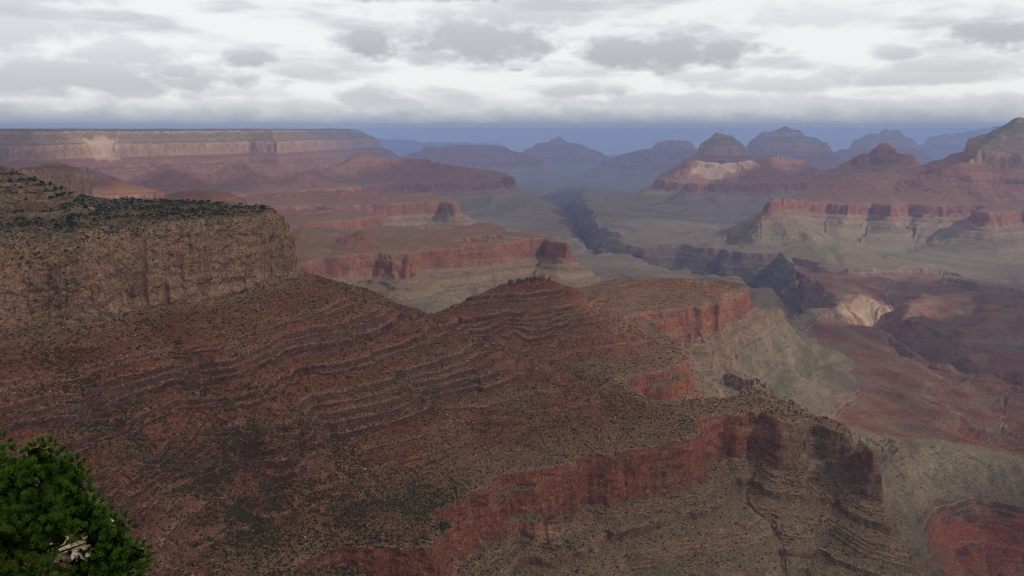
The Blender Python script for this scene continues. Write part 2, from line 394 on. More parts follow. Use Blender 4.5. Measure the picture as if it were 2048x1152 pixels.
def sample(F, x, y):
    """bilinear look-up in the coarse polar field"""
    a = (np.arctan2(x, y) + TH) / (2 * TH) * (NC0 - 1); b = (0.5 * np.log(x * x + y * y) - lr0[0]) / (lr0[-1] - lr0[0]) * (NR0 - 1)
    a = np.clip(a, 0, NC0 - 1.001); b = np.clip(b, 0, NR0 - 1.001)
    ia = a.astype(np.int32); ib = b.astype(np.int32); fa = (a - ia).astype(np.float32); fb = (b - ib).astype(np.float32)
    return (F[ia, ib] * (1 - fa) + F[ia + 1, ib] * fa) * (1 - fb) + (F[ia, ib + 1] * (1 - fa) + F[ia + 1, ib + 1] * fa) * fb

def hit(u, v, r0=400.0):
    """where the sight line through a pixel of the photograph meets the land"""
    dx, dy, dz = ray(u, v)
    k = np.exp(np.linspace(math.log(r0), math.log(29500.0), 3000)); x, y, z = dx * k, dy * k, dz * k
    g = z_of(sample(Qc, x, y)) + sample(DIP0, x, y)
    i = np.argmax(z < g)
    return (float(x[i]), float(y[i]), float(g[i]))
# rows of the fine mesh crowd where the land is steep and seen
zc = z_of(Qc) + DIP0; el = np.arctan2(zc, np.broadcast_to(Rg, zc.shape))
vis = el >= np.maximum.accumulate(el, axis=1) - 0.004
de = np.abs(np.diff(el, axis=1)); dl = float(lr0[1] - lr0[0])
dens = np.where(vis[:, 1:], 1.0, 0.22) * (de * 1.0 + dl * 0.022) + dl * 0.006 * (np.exp(lr0[1:]) > 500)
for _ in range(2):
    k = 11; pad = np.pad(dens, ((k // 2, k // 2), (0, 0)), mode='edge'); c = np.cumsum(np.vstack([np.zeros((1, dens.shape[1])), pad]), axis=0); dens = (c[k:] - c[:-k]) / k
    k = 7; pad = np.pad(dens, ((0, 0), (k // 2, k // 2)), mode='edge'); c = np.cumsum(np.hstack([np.zeros((dens.shape[0], 1)), pad]), axis=1); dens = (c[:, k:] - c[:, :-k]) / k
cum = np.concatenate([np.zeros((NC0, 1)), np.cumsum(dens, axis=1)], axis=1); cum /= cum[:, -1:]
NC, NR = 1250, 1500
th = np.linspace(-TH, TH, NC, dtype=np.float32)
Lr = np.empty((NC, NR), dtype=np.float32); kk = np.linspace(0, 1, NR)
Lc = np.empty((NC0, NR), dtype=np.float32)
for i in range(NC0): Lc[i] = np.interp(kk, cum[i], lr0)
ci = np.linspace(0, NC0 - 1, NC); i0 = np.minimum(ci.astype(int), NC0 - 2); fr = (ci - i0).astype(np.float32)[:, None]
Lr = Lc[i0] * (1 - fr) + Lc[i0 + 1] * fr
R = np.exp(Lr)
X = (np.sin(th)[:, None] * R).astype(np.float32); Y = (np.cos(th)[:, None] * R).astype(np.float32)

# which way is down: used to run ribs and gullies straight down the slopes
gr_, gt_ = np.gradient(Qc, lr0, axis=1) / Rg, np.gradient(Qc, th0, axis=0) / Rg
GX0 = gr_ * np.sin(th0)[:, None] + gt_ * np.cos(th0)[:, None]; GY0 = gr_ * np.cos(th0)[:, None] - gt_ * np.sin(th0)[:, None]
GX0 = np.clip(GX0, -6, 6).astype(np.float32); GY0 = np.clip(GY0, -6, 6).astype(np.float32); GM0 = np.hypot(GX0, GY0)
Qraw = sample(Qc, X, Y)
calm = 1 - 0.72 * sstep(Qraw, QC + 20, QC + 70) * (1 - sstep(Qraw, QR - 30, QR - 5)) * (R < 3500)     # ledged slopes keep long unbroken lines
WX = np.zeros_like(X); WY = np.zeros_like(X)
for lam, amp, sd in ((2600, 95, 1), (1200, 70, 2), (560, 42, 3), (260, 26, 4), (120, 14, 5), (56, 8.0, 6), (26, 4.0, 7), (12, 1.8, 8)):
    g = amp * (1 - sstep(lam / R, 0.10, 0.30)) * sstep(lam / R, 0.003, 0.007)
    g = np.where(R < 500, 0, g) * 1.5
    if lam < 200: g = g * calm
    WX += g * perlin(X / lam, Y / lam, sd); WY += g * perlin(X / lam + 57.3, Y / lam + 13.1, sd + 20)
XW, YW = X + WX, Y + WY
Q = sample(Qc, XW, YW)
gdx, gdy, gmm = sample(GX0, XW, YW), sample(GY0, XW, YW), sample(GM0, XW, YW)
gmag = np.hypot(gdx, gdy)
clean = sstep(gmag / np.maximum(gmm, 1e-3), 0.80, 0.97)          # no ribs where fall lines part or meet: crests and valley floors
gdx, gdy = gdx / np.maximum(gmag, .25) ** 2, gdy / np.maximum(gmag, .25) ** 2
def ribs(q0, q1, q2, octs, fade=0.004):
    """creased noise taken where the fall line leaves the level q0, so that it runs down the slope"""
    d = np.clip(Q - q0, 0, 700); fx, fy = XW - gdx * d, YW - gdy * d
    o = np.zeros_like(X)
    for lam, amp, sd in octs:
        g = amp * sstep(lam / R, fade * .75, fade * 1.75)
        o += g * (0.30 - np.abs(perlin(fx / lam + 0.004 * d, fy / lam, sd)) * 1.6)
    return o * clean * sstep(Q, q0 + 8, q0 + 130) * (1 - sstep(Q, q1, q2))
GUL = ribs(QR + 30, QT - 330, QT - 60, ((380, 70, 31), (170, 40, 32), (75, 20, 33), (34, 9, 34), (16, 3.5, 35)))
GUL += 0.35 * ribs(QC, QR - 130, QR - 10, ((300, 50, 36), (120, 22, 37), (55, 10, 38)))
GOR = ribs(QT + 14, QT + 900, QT + 1500, ((700, 90, 51), (330, 75, 52), (150, 40, 53), (70, 16, 54), (32, 6, 55)), 0.003) * (0.30 + 0.70 * sstep(R, 4600, 6200))
Q = Q - GUL - GOR
rough = np.zeros_like(X)
for lam, amp, sd in ((150, 12, 81), (64, 8, 82), (30, 4.0, 83), (14, 2.0, 84), (7, 1.0, 85)):
    rough += amp * sstep(lam / R, 0.003, 0.007) * (1 - sstep(lam / R, 0.12, 0.4)) * (0.32 - np.abs(perlin((X + 0.2 * WX - 0.8 * Q) / lam, (Y + 2.2 * Q) / lam, sd)) * 1.7)
scal = np.zeros_like(X)
for lam, amp, sd in ((420, 40, 86), (210, 26, 87), (95, 13, 88), (40, 6, 89)):
    scal += amp * sstep(lam / R, 0.004, 0.008) * (1 - sstep(lam / R, 0.16, 0.4)) * (0.35 - np.abs(perlin(X / lam, Y / lam, sd)) * 1.7)
Q = Q - rough * (sstep(Q, QC - 75, QC - 45) * (1 - sstep(Q, QC - 2, QC + 25)) * 1.3 + 0.2 * sstep(Q, QR - 8, QR + 2) * (1 - sstep(Q, QR + 40, QR + 120)))
Q = Q - scal * sstep(Q, QR - 40, QR - 4) * (1 - sstep(Q, QR + 80, QR + 240)) * 0.8
REDm = sample(RED0, XW, YW)
DRY = np.zeros_like(X)
for ln, w in ((((110, 700), (150, 780), (167, 818), (240, 860), (312, 891), (382, 946), (437, 974), (486, 1030), (503, 1060)), 24.0), (((440, 860), (521, 919), (590, 967), (660, 1002), (700, 1010), (781, 985), (829, 985), (852, 1008)), 20.0),
              (((300, 640), (380, 720), (450, 800), (521, 919)), 16.0)):
    pl = [hit(*p)[:2] for p in ln]; pl = [(a, b, 0.0) for a, b in pl]
    m = R < 2200; dd = np.full(X.shape, 1e9, dtype=np.float32)
    dd[m] = q_line([(a, b, -1.0) for a, b, _ in pl], XW[m] + 26 * perlin(X[m] / 80, Y[m] / 80, 141) + 9 * perlin(X[m] / 25, Y[m] / 25, 142), YW[m] + 26 * perlin(X[m] / 80, Y[m] / 80, 143)) - q_of(-1.0)
    DRY = np.maximum(DRY, np.exp(-(dd / (w * 1.3)) ** 2))
# ledges come and go along the slopes
led = np.zeros_like(X)
for lam, amp, sd in ((330, 1.0, 61), (140, 0.8, 62), (50, 0.7, 63)): led += amp * perlin(X / lam, Y / lam, sd)
led = 0.55 + 0.45 * sstep(led, -0.42, 0.1)
led = np.where((Q > QC + 30) & (Q < QR - 8), led, 1.0)
nxt = RIMQ[np.searchsorted(RIMQ, Q)]
RIMV = (np.exp(-np.maximum(nxt - Q - 0.3, 0) / 4.8) * sstep(perlin(X / 40.0, Y / 40.0, 90), -0.55, 0.0) * led).astype(np.float32)
STRAT = z_smooth(Q) * (1 - led) + z_of(Q) * led
brk = sstep(perlin(X / 310.0, Y / 310.0, 95) + 0.5 * perlin(X / 90.0, Y / 90.0, 96), -0.05, 0.12) * (Q > RWB[0][0]) * (Q < RWB[0][-1])
STRAT = (STRAT * (1 - brk) + np.interp(Q, RWB[0], RWB[1]) * brk).astype(np.float32)
Z = STRAT + sample(DIP0, X, Y) - 9.0 * DRY
for lam, amp, sd in ((900, 14, 41), (300, 6, 42), (90, 2.6, 43), (30, 1.7, 44), (12, 1.2, 45), (6, 0.8, 46)):
    g = amp * sstep(lam / R, 0.0022, 0.006)
    if lam > 200: g = g * (1 - 0.8 * sstep(1500.0 / R, 0.3, 1.0))
    Z += (g * perlin(X / lam, Y / lam, sd) * (R > 300)).astype(np.float32)
flat = sstep(Q, QT - 640, QT - 330) * (1 - sstep(Q, QT - 2, QT + 8)) * (R > 1700)
wash = np.zeros_like(X)
for lam, amp, wd, sd in ((1100, 26, .055, 181), (480, 14, .07, 182), (210, 7, .09, 183)):
    wash += amp * sstep(lam / R, 0.03, 0.07) * np.exp(-(perlin((X + WX) / lam, (Y + WY) / lam, sd) / wd) ** 2)
Z -= (wash * flat).astype(np.float32)
GUL = GUL - 1.2 * wash * flat
# rolling hills of soft red beds run down to the right
ax, ay = 0.637 * X - 0.771 * Y, 0.771 * X + 0.637 * Y
roll = 2.0 * (48 * (0.4 - 1.5 * np.abs(perlin(ax / 1300, ay / 330, 71))) + 22 * (0.3 - 1.4 * np.abs(perlin(ax / 560, ay / 130, 72))) + 5 * perlin(ax / 150, ay / 45, 73) - 8 * np.abs(perlin(ax / 260, ay / 90, 74)))
Z += (roll * np.minimum(REDm, 1) * sstep(Q, QT + 20, QT + 60) * (1 - sstep(Q, QT + 250, QT + 400))).astype(np.float32)
IDf = ID[np.clip(((np.arctan2(XW, YW) + TH) / (2 * TH) * (NC0 - 1) + 0.5).astype(int), 0, NC0 - 1), np.clip(((0.5 * np.log(XW * XW + YW * YW) - lr0[0]) / (lr0[-1] - lr0[0]) * (NR0 - 1) + 0.5).astype(int), 0, NR0 - 1)]
gx = np.gradient(Z, axis=0) / (np.gradient(th)[:, None] * R); gr = np.gradient(Z, axis=1) / np.maximum(np.gradient(R, axis=1), 1e-3)
GR = np.hypot(gx, gr)
AREA = (np.gradient(th)[:, None] * R) * np.gradient(R, axis=1)
gn = np.maximum(np.hypot(gdx, gdy), 1e-4); ox, oy = gdx / gn, gdy / gn                # outwards from the rock
face = sstep(GR, 0.8, 1.7) * (R > 500)
jut = np.zeros_like(X); S1 = X * 0.86 + Y * 0.5
for lam, amp, sd in ((46, 7.0, 151), (21, 4.4, 152), (10, 2.4, 153), (5, 1.2, 154)):
    g = amp * sstep(lam / R, 0.0025, 0.006)
    jut += g * (np.abs(perlin(S1 / lam + 0.7 * perlin(X / 60, Z / 40, sd + 9), Z / (lam * 0.62), sd)) * 2.0 - 0.5)
jut *= face * (0.25 + 0.75 * clean) * np.where(STRAT > -330, 1.0, np.where(STRAT < -940, 0.3, np.where(STRAT < -590, 0.5, 0.2)))
X = (X + ox * jut).astype(np.float32); Y = (Y + oy * jut).astype(np.float32)
EL = np.arctan2(Z, np.hypot(X, Y)); VIS = EL >= np.maximum.accumulate(EL, axis=1) - 1e-5

# ------------------------------------------------------------------ rock material
def rock_material():
    mat = bpy.data.materials.new("canyon_rock"); t = NT(mat)
    geo = t.n("ShaderNodeNewGeometry"); pos = geo.outputs["Position"]
    at = t.n("ShaderNodeAttribute", attribute_name="strat"); red = t.n("ShaderNodeAttribute", attribute_name="red")
    sep = t.n("ShaderNodeSeparateXYZ"); t.put(sep.inputs[0], geo.outputs["Normal"])
    px = t.n("ShaderNodeSeparateXYZ"); t.put(px.inputs[0], pos)
    n1 = t.noise(pos, 0.008, 5, 0.6); n2 = t.noise(pos, 0.05, 5, 0.6); n3 = t.noise(pos, 0.35, 4, 0.65)
    zz = t.m('ADD', at.outputs["Fac"], t.m('MULTIPLY', t.m('SUBTRACT', n2, 0.5), 14.0))
    f = t.lin(zz, -1400, 100)
    def st(z): return (z + 1400) / 1500.0
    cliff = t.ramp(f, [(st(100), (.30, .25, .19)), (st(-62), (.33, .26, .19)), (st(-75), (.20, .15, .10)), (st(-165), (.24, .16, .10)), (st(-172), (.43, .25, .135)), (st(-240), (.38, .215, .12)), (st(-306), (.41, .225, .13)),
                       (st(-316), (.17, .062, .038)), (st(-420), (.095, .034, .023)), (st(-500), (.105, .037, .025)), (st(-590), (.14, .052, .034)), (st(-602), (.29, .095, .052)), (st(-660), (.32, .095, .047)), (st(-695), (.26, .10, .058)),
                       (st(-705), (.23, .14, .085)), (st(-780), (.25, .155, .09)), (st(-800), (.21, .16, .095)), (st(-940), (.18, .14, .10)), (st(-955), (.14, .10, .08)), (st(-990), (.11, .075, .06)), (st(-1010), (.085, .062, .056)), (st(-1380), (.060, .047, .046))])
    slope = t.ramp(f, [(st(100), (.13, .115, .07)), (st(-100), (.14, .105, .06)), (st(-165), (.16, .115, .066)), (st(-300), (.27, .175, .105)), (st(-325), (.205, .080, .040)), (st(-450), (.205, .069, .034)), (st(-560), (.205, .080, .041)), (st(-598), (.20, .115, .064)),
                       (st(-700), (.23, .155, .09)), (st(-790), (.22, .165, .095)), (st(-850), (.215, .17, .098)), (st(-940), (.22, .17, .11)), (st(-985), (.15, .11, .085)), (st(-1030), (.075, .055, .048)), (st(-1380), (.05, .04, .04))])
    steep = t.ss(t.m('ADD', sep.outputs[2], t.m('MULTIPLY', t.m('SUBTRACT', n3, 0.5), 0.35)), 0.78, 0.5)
    redc = t.mix(t.ss(n2, 0.35, 0.7), (.24, .085, .05), (.15, .075, .05))
    zb_ = t.noise(t.comb(0.0, 0.0, t.m('ADD', t.m('MULTIPLY', px.outputs[2], 0.045), t.m('MULTIPLY', n1, 0.8))), 1.0, 3, 0.6)
    redc = t.mix(t.ss(zb_, 0.5, 0.62, 0, 0.6), redc, (.085, .05, .042))
    redc = t.mix(t.ss(n1, 0.42, 0.62), redc, (.20, .125, .08))
    redc = t.mix(t.m('MULTIPLY', t.m('SUBTRACT', red.outputs["Fac"], 1.0, None, True), t.ss(n2, .3, .6)), redc, (.30, .060, .034))
    slope = t.mix(t.m('MULTIPLY', t.m('MINIMUM', red.outputs["Fac"], 1.0), t.ss(at.outputs["Fac"], -955, -985)), slope, redc)
    cliff = t.mix(t.m('MULTIPLY', t.m('MINIMUM', red.outputs["Fac"], 1.0), t.ss(at.outputs["Fac"], -1000, -1030)), cliff, redc)
    n5 = t.noise(t.vm('MULTIPLY', pos, (1, 1, 0.5)), 0.014, 5, 0.6)
    cliff = t.mix(t.m('MULTIPLY', t.ss(n5, 0.48, 0.62), 0.6), cliff, t.mix(.75, cliff, (.115, .075, .06)))
    cliff = t.mix(t.m('MULTIPLY', t.ss(n5, 0.46, 0.34), 0.35), cliff, (.36, .20, .115))
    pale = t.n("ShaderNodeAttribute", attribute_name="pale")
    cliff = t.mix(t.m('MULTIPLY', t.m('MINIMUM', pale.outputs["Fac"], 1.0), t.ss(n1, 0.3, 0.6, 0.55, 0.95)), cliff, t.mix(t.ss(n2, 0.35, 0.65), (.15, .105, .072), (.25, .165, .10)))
    # dark and pale streaks down the cliffs
    strk = t.noise(t.vm('MULTIPLY', pos, (1, 1, 0.12)), 0.045, 5, 0.65)
    cliff = t.mix(t.ss(strk, 0.54, 0.74, 0, 0.5), cliff, (.10, .065, .05))
    cliff = t.mix(t.ss(strk, 0.44, 0.28, 0, 0.3), cliff, (.38, .22, .13))
    crev = t.noise(t.vm('MULTIPLY', pos, (1, 1, 2.0)), 0.05, 8, 0.72, 0.8)
    cliff = t.mix(t.ss(crev, 0.50, 0.64, 0.0, 0.75), cliff, (.055, .042, .032))
    cliff = t.mix(t.ss(crev, 0.46, 0.34, 0.0, 0.45), cliff, (.40, .26, .17))
    sunlit_cream = t.m('SUBTRACT', pale.outputs["Fac"], 1.0, None, True)  # sun patch brightness put into the rock colour as cream
    cliff = t.mix(t.m('MULTIPLY', sunlit_cream, .5), cliff, (.44, .29, .19)); slope = t.mix(t.m('MULTIPLY', sunlit_cream, .55), slope, (.46, .34, .22))
    # thin beds
    bed = t.noise(t.comb(t.m('MULTIPLY', px.outputs[0], 0.003), t.m('MULTIPLY', px.outputs[1], 0.003), t.m('MULTIPLY', px.outputs[2], 0.22)), 1.0, 4, 0.7)
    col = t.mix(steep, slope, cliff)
    col = t.mix(t.ss(bed, 0.42, 0.62, 0.0, 0.35), col, t.mix(0.5, col, (.36, .24, .16)))
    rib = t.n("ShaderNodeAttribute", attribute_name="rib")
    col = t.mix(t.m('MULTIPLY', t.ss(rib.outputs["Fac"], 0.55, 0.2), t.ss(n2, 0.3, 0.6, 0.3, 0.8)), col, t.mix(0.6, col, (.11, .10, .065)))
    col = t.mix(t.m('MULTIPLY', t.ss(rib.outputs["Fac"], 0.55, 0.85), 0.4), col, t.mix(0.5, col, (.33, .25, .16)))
    rimf = t.n("ShaderNodeAttribute", attribute_name="rim")
    col = t.mix(t.m('MULTIPLY', rimf.outputs["Fac"], t.ss(n3, 0.35, 0.6, 0.2, 0.85)), col, t.mix(0.65, col, (.48, .28, .18)))
    # scrub: patches and dots
    patch = t.m('MULTIPLY', t.ss(n1, 0.45, 0.68), t.ss(sep.outputs[2], 0.55, 0.8))
    col = t.mix(t.m('MULTIPLY', patch, 0.45), col, (.10, .095, .05))
    vor = t.n("ShaderNodeTexVoronoi"); t.put(vor.inputs["Vector"], pos); t.put(vor.inputs["Scale"], 0.13)
    dots = t.m('MULTIPLY', t.ss(vor.outputs["Distance"], 0.33, 0.2), t.m('MULTIPLY', t.ss(sep.outputs[2], 0.5, 0.75), t.ss(n2, 0.42, 0.6)))
    dots = t.m('MULTIPLY', dots, t.m('MULTIPLY', t.ss(at.outputs["Fac"], -960, -900), t.ss(px.outputs[1], 2300.0, 3000.0)))
    col = t.mix(t.m('MULTIPLY', dots, 0.75), col, (.05, .055, .03))
    col = t.mix(1.0, col, t.ramp(n3, [(0.3, (.48, .48, .48)), (0.7, (1.42, 1.42, 1.42))]), 'MULTIPLY')
    col = t.mix(1.0, col, t.ramp(n1, [(0.3, (.86, .86, .86)), (0.7, (1.14, 1.14, 1.14))]), 'MULTIPLY')
    n4 = t.noise(pos, 0.16, 6, 0.78, 0.4)
    col = t.mix(t.m('SUBTRACT', 1.0, t.m('MULTIPLY', steep, .5)), col, t.mix(1.0, col, t.ramp(n4, [(0.36, (.46, .44, .43)), (0.5, (1, 1, 1)), (0.66, (1.55, 1.5, 1.46))]), 'MULTIPLY'))
    b1 = t.n("ShaderNodeBump"); t.put(b1.inputs["Strength"], 0.9); t.put(b1.inputs["Distance"], 6.0); t.put(b1.inputs["Height"], t.m('ADD', n3, t.m('MULTIPLY', strk, t.m('MULTIPLY', steep, 1.5))))
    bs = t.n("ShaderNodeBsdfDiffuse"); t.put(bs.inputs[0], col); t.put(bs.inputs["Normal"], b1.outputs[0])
    o = t.n("ShaderNodeOutputMaterial"); t.put(o.inputs[0], bs.outputs[0])
    return mat
ROCK = rock_material()

SUN_PALE = np.zeros_like(X)                                                       # pale ground coloured creamier, so the sun patches are brightened in the colour
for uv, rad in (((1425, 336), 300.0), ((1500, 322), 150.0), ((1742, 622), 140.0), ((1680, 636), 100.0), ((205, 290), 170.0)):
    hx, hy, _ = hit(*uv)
    SUN_PALE = np.maximum(SUN_PALE, 2.0 * (1 - sstep(np.hypot(X - hx, Y - hy) / rad + 0.8 * perlin(X / (rad * .5), Y / (rad * .5), 161), 0.6, 1.1)))
LABELS = {
 "red_ledge_slope": "dark red ledged slope filling the foreground below the rim", "cliff_plateau": "wooded bench on top of the tan cliff at the left",
 "red_butte": "long red layered ridge rising to a rounded butte in the middle", "redwall_butte": "flat topped butte with red cliff and scrub cap beyond the red ridge",
 "long_mesa": "long mesa with a red cliff and grey talus apron behind the ridge", "red_terrace": "hazy red terraces stepping down from the left rim",
 "rim_plateau": "distant flat rim with a pale cliff band at the left", "grey_butte": "greyish stepped buttes behind the wooded bench at the far left",
 "right_terrace": "red cliff terraces above the grey aprons on the right", "pyramid_butte": "pointed pyramid butte on the right skyline",
 "great_temple": "tall pale topped rock temple at the right edge", "far_temple": "blue hazy temples under the clouds right of the centre", "far_rim": "faint blue rim and peaks on the horizon",
 "clay_ridge": "smooth olive ridge running right from the cliff spur", "shale_platform": "grey green platform around the inner gorge", "inner_gorge": "dark steep walled inner gorge of the river",
 "red_basin": "rolling brick red hills beside the inner gorge", "side_gorge": "deep red side gorge in the lower right corner"}
NICE = {"shale_platform": "terrain", "red_ledge_slope": "slope", "cliff_plateau": "plateau"}
idx = np.arange(NC * NR, dtype=np.int32).reshape(NC, NR)
quads = np.stack([idx[:-1, :-1], idx[1:, :-1], idx[1:, 1:], idx[:-1, 1:]], axis=-1).reshape(-1, 4)
fid = IDf[:-1, :-1].reshape(-1)
VV = np.stack([X, Y, Z], axis=-1).reshape(-1, 3); SV = STRAT.reshape(-1); RV = REDm.reshape(-1)
for i, nm in enumerate(NAMES):
    q = quads[fid == i]
    if not len(q): continue
    used, inv = np.unique(q, return_inverse=True)
    me = mesh_np(nm, VV[used], inv.reshape(-1, 4))
    for an, arr in (("strat", SV), ("red", RV), ("rim", RIMV.reshape(-1)), ("pale", np.maximum(SUN_PALE, sstep(X, 470, 620) * (1 - sstep(Y, 1830, 1960)) * (1 - sstep(X, 1100, 1300))).astype(np.float32).reshape(-1)), ("rib", np.clip(0.5 + GUL / 60.0, 0, 1).reshape(-1))):
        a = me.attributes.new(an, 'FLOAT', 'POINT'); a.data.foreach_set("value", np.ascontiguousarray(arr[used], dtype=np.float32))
    tag(put(nm, me, ROCK), LABELS[nm], nm.split("_")[-1], None, "structure")

# ------------------------------------------------------------------ scrub and stones
def clump(seed, lobes=4, leaves=46, size=1.0):
    """a low shrub: leaf-sized faces on a few lobes round a dark heart; unit diameter, foot at z = 0"""
    r = np.random.default_rng(seed); V = []; Fc = []
    cs = [(r.normal(0, .17), r.normal(0, .17), r.uniform(.22, .42), r.uniform(.2, .33)) for _ in range(lobes)]
    for cx, cy, cz, rad in cs:
        b = len(V); ph = r.uniform(0, 6.28)
        for k in range(3):
            zz = (-.75, 0.1, .8)[k]; rr = (0.62, 0.9, .5)[k]
            for a in range(5):
                an = ph + a * 1.2566 + k * .6; q = rad * r.uniform(.7, 1.05)
                V.append((cx + math.cos(an) * rr * q, cy + math.sin(an) * rr * q, max(0.0, cz + zz * q)))
        for k in range(2):
            for a in range(5): Fc.append((b + k * 5 + a, b + k * 5 + (a + 1) % 5, b + k * 5 + 5 + (a + 1) % 5, b + k * 5 + 5 + a))
        Fc.append((b + 10, b + 11, b + 12, b + 13)); Fc.append((b + 10, b + 13, b + 14, b + 14))
    for _ in range(leaves):
        cx, cy, cz, rad = cs[r.integers(lobes)]
        d = r.normal(0, 1, 3); d /= np.linalg.norm(d); d[2] = abs(d[2]) if r.random() < .8 else d[2]
        c = np.array([cx, cy, cz]) + d * rad * r.uniform(.85, 1.15); u = r.normal(0, 1, 3); w = np.cross(d, u); w /= np.linalg.norm(w) + 1e-6; u = np.cross(w, d) * .5 + d * .6
        h = .075 * r.uniform(.6, 1.4); b = len(V)
        for su, sw in ((-1, 0), (0, -.8), (1, 0), (0, .8)): V.append(tuple(c + u * su * h + w * sw * h))
        Fc.append((b, b + 1, b + 2, b + 3))
    V = np.array(V); V[:, 2] = np.maximum(V[:, 2], -0.05)
    return V, np.array([f for f in Fc if len(set(f)) == 4])

def blob(seed):
    """a shrub a few pixels wide: one jittered twelve-cornered body"""
    r = np.random.default_rng(seed); p = (1 + 5 ** .5) / 2
    V = np.array([(-1, p, 0), (1, p, 0), (-1, -p, 0), (1, -p, 0), (0, -1, p), (0, 1, p), (0, -1, -p), (0, 1, -p), (p, 0, -1), (p, 0, 1), (-p, 0, -1), (-p, 0, 1)], float) / 1.902
    F = [(0, 11, 5), (0, 5, 1), (0, 1, 7), (0, 7, 10), (0, 10, 11), (1, 5, 9), (5, 11, 4), (11, 10, 2), (10, 7, 6), (7, 1, 8), (3, 9, 4), (3, 4, 2), (3, 2, 6), (3, 6, 8), (3, 8, 9), (4, 9, 5), (2, 4, 11), (6, 2, 10), (8, 6, 7), (9, 8, 1)]
    V *= r.uniform(.6, 1.15, (12, 1)); V *= .5; V[:, 2] = V[:, 2] * .8 + .3
    return V, np.array(F)

def leaf_mat(name, c0, c1):
    mat = bpy.data.materials.new(name); t = NT(mat)
    geo = t.n("ShaderNodeNewGeometry"); oi = t.n("ShaderNodeObjectInfo")
    f = t.m('ADD', t.m('MULTIPLY', t.noise(geo.outputs["Position"], 0.4, 3), 0.7), t.m('MULTIPLY', oi.outputs["Random"], 0.3))
    bs = t.n("ShaderNodeBsdfDiffuse"); t.put(bs.inputs[0], t.mix(t.ss(f, 0.3, 0.75), c0, c1))
    o = t.n("ShaderNodeOutputMaterial"); t.put(o.inputs[0], bs.outputs[0])
    return mat
SCRUB = leaf_mat("scrub_leaves", (.026, .027, .009), (.06, .058, .02))
JUNI = leaf_mat("juniper_leaves", (.02, .024, .009), (.045, .048, .017))
BARK = leaf_mat("grey_bark", (.10, .075, .055), (.17, .13, .10))
STONE = leaf_mat("pale_stone", (.34, .24, .18), (.60, .47, .37))

def px_of(x, y, z):
    f = y * _cp - z * _sp; up = y * _sp + z * _cp
    return CX + F_PX * x / f, CY - F_PX * up / f
U_, V_ = px_of(X, Y, Z)
INV = VIS & (U_ > -60) & (U_ < 2108) & (V_ < 1250) & (V_ > 0)
dn = perlin(X / 160, Y / 160, 101) + 0.7 * perlin(X / 60, Y / 60, 102) + 0.6 * perlin(X / 25, Y / 25, 103)
DENS = (sstep(dn, -0.9, 0.6) + 0.15) * (1 - sstep(GR, 0.7, 1.3)) + 0.9 * (STRAT < -165) * (STRAT > -312) * (GR > 0.9) * sstep(dn, -0.4, 0.8) * 2.0
def pick(w, n):
    c = np.cumsum(w.ravel().astype(np.float64)); k = np.searchsorted(c, rng.random(n) * c[-1])
    k = np.unique(k); rng.shuffle(k)
    return X.ravel()[k], Y.ravel()[k], Z.ravel()[k]
def scatter(name, shapes, x, y, z, size, squash, mat, yaw=True):
    """many small bodies in one mesh"""
    VV2 = []; FF2 = []; base = 0
    which = rng.integers(0, len(shapes), len(x)); ang = rng.random(len(x)) * 6.283
    for k, (sv, sf) in enumerate(shapes):
        m = which == k
        if not m.any(): continue
        ca, sa = np.cos(ang[m])[:, None], np.sin(ang[m])[:, None]; sz = size[m][:, None]
        P3 = np.stack([x[m][:, None] + (sv[None, :, 0] * ca - sv[None, :, 1] * sa) * sz, y[m][:, None] + (sv[None, :, 0] * sa + sv[None, :, 1] * ca) * sz, z[m][:, None] + sv[None, :, 2] * sz * squash - .1], axis=-1)
        n = int(m.sum()); off = base + np.arange(n)[:, None, None] * len(sv)
        VV2.append(P3.reshape(-1, 3)); FF2.append((sf[None] + off).reshape(-1, sf.shape[1])); base += n * len(sv)
    return put(name, mesh_np(name, np.concatenate(VV2), np.concatenate(FF2)), mat)
near = (R > 500) & (R < 3600) & INV
ok_z = (STRAT < -150) & (STRAT > -930)
patchy = 1.0 + 2.2 * sstep(-np.hypot((X + 330) / 330.0, (Y - 1150) / 170.0), -1.2, -0.5)
wS = AREA * (1 + 3.0 * DRY) * DENS * near * ok_z * patchy * np.where(STRAT < -720, 0.35, 1.0) * np.where(R > 2400, 0.5, 1.0)
sx, sy, sz_ = pick(wS, 42000)
ss_ = np.clip(np.exp(rng.normal(0.98, 0.42, len(sx))), 1.2, 6.0)
app = ss_ / np.hypot(sx, sy)
order = np.argsort(-app); big = order[:300]; rest = order[300:]
tag(scatter("shrubs", [blob(k) for k in range(9)], sx[rest], sy[rest], sz_[rest], ss_[rest], 0.85, SCRUB), "dark green scrub dotted over the red slopes", "shrubs", None, "stuff")
shrub_me = []
for k in range(5):
    v, f = clump(200 + k); me = mesh_np("shrub", v, f); me.materials.append(SCRUB); shrub_me.append(me)
for j in big:
    o = bpy.data.objects.new("shrub", shrub_me[rnd.randrange(5)]); scene.collection.objects.link(o)
    o.location = (float(sx[j]), float(sy[j]), float(sz_[j]) - .15); o.rotation_euler = (0, 0, rnd.uniform(0, 6.28)); q = float(ss_[j]); o.scale = (q, q * rnd.uniform(.85, 1.15), q * rnd.uniform(.75, 1.0))
    tag(o, "round dark green shrub, one of the largest dotting the near red slope", "shrub", "large shrubs on the near red slope")
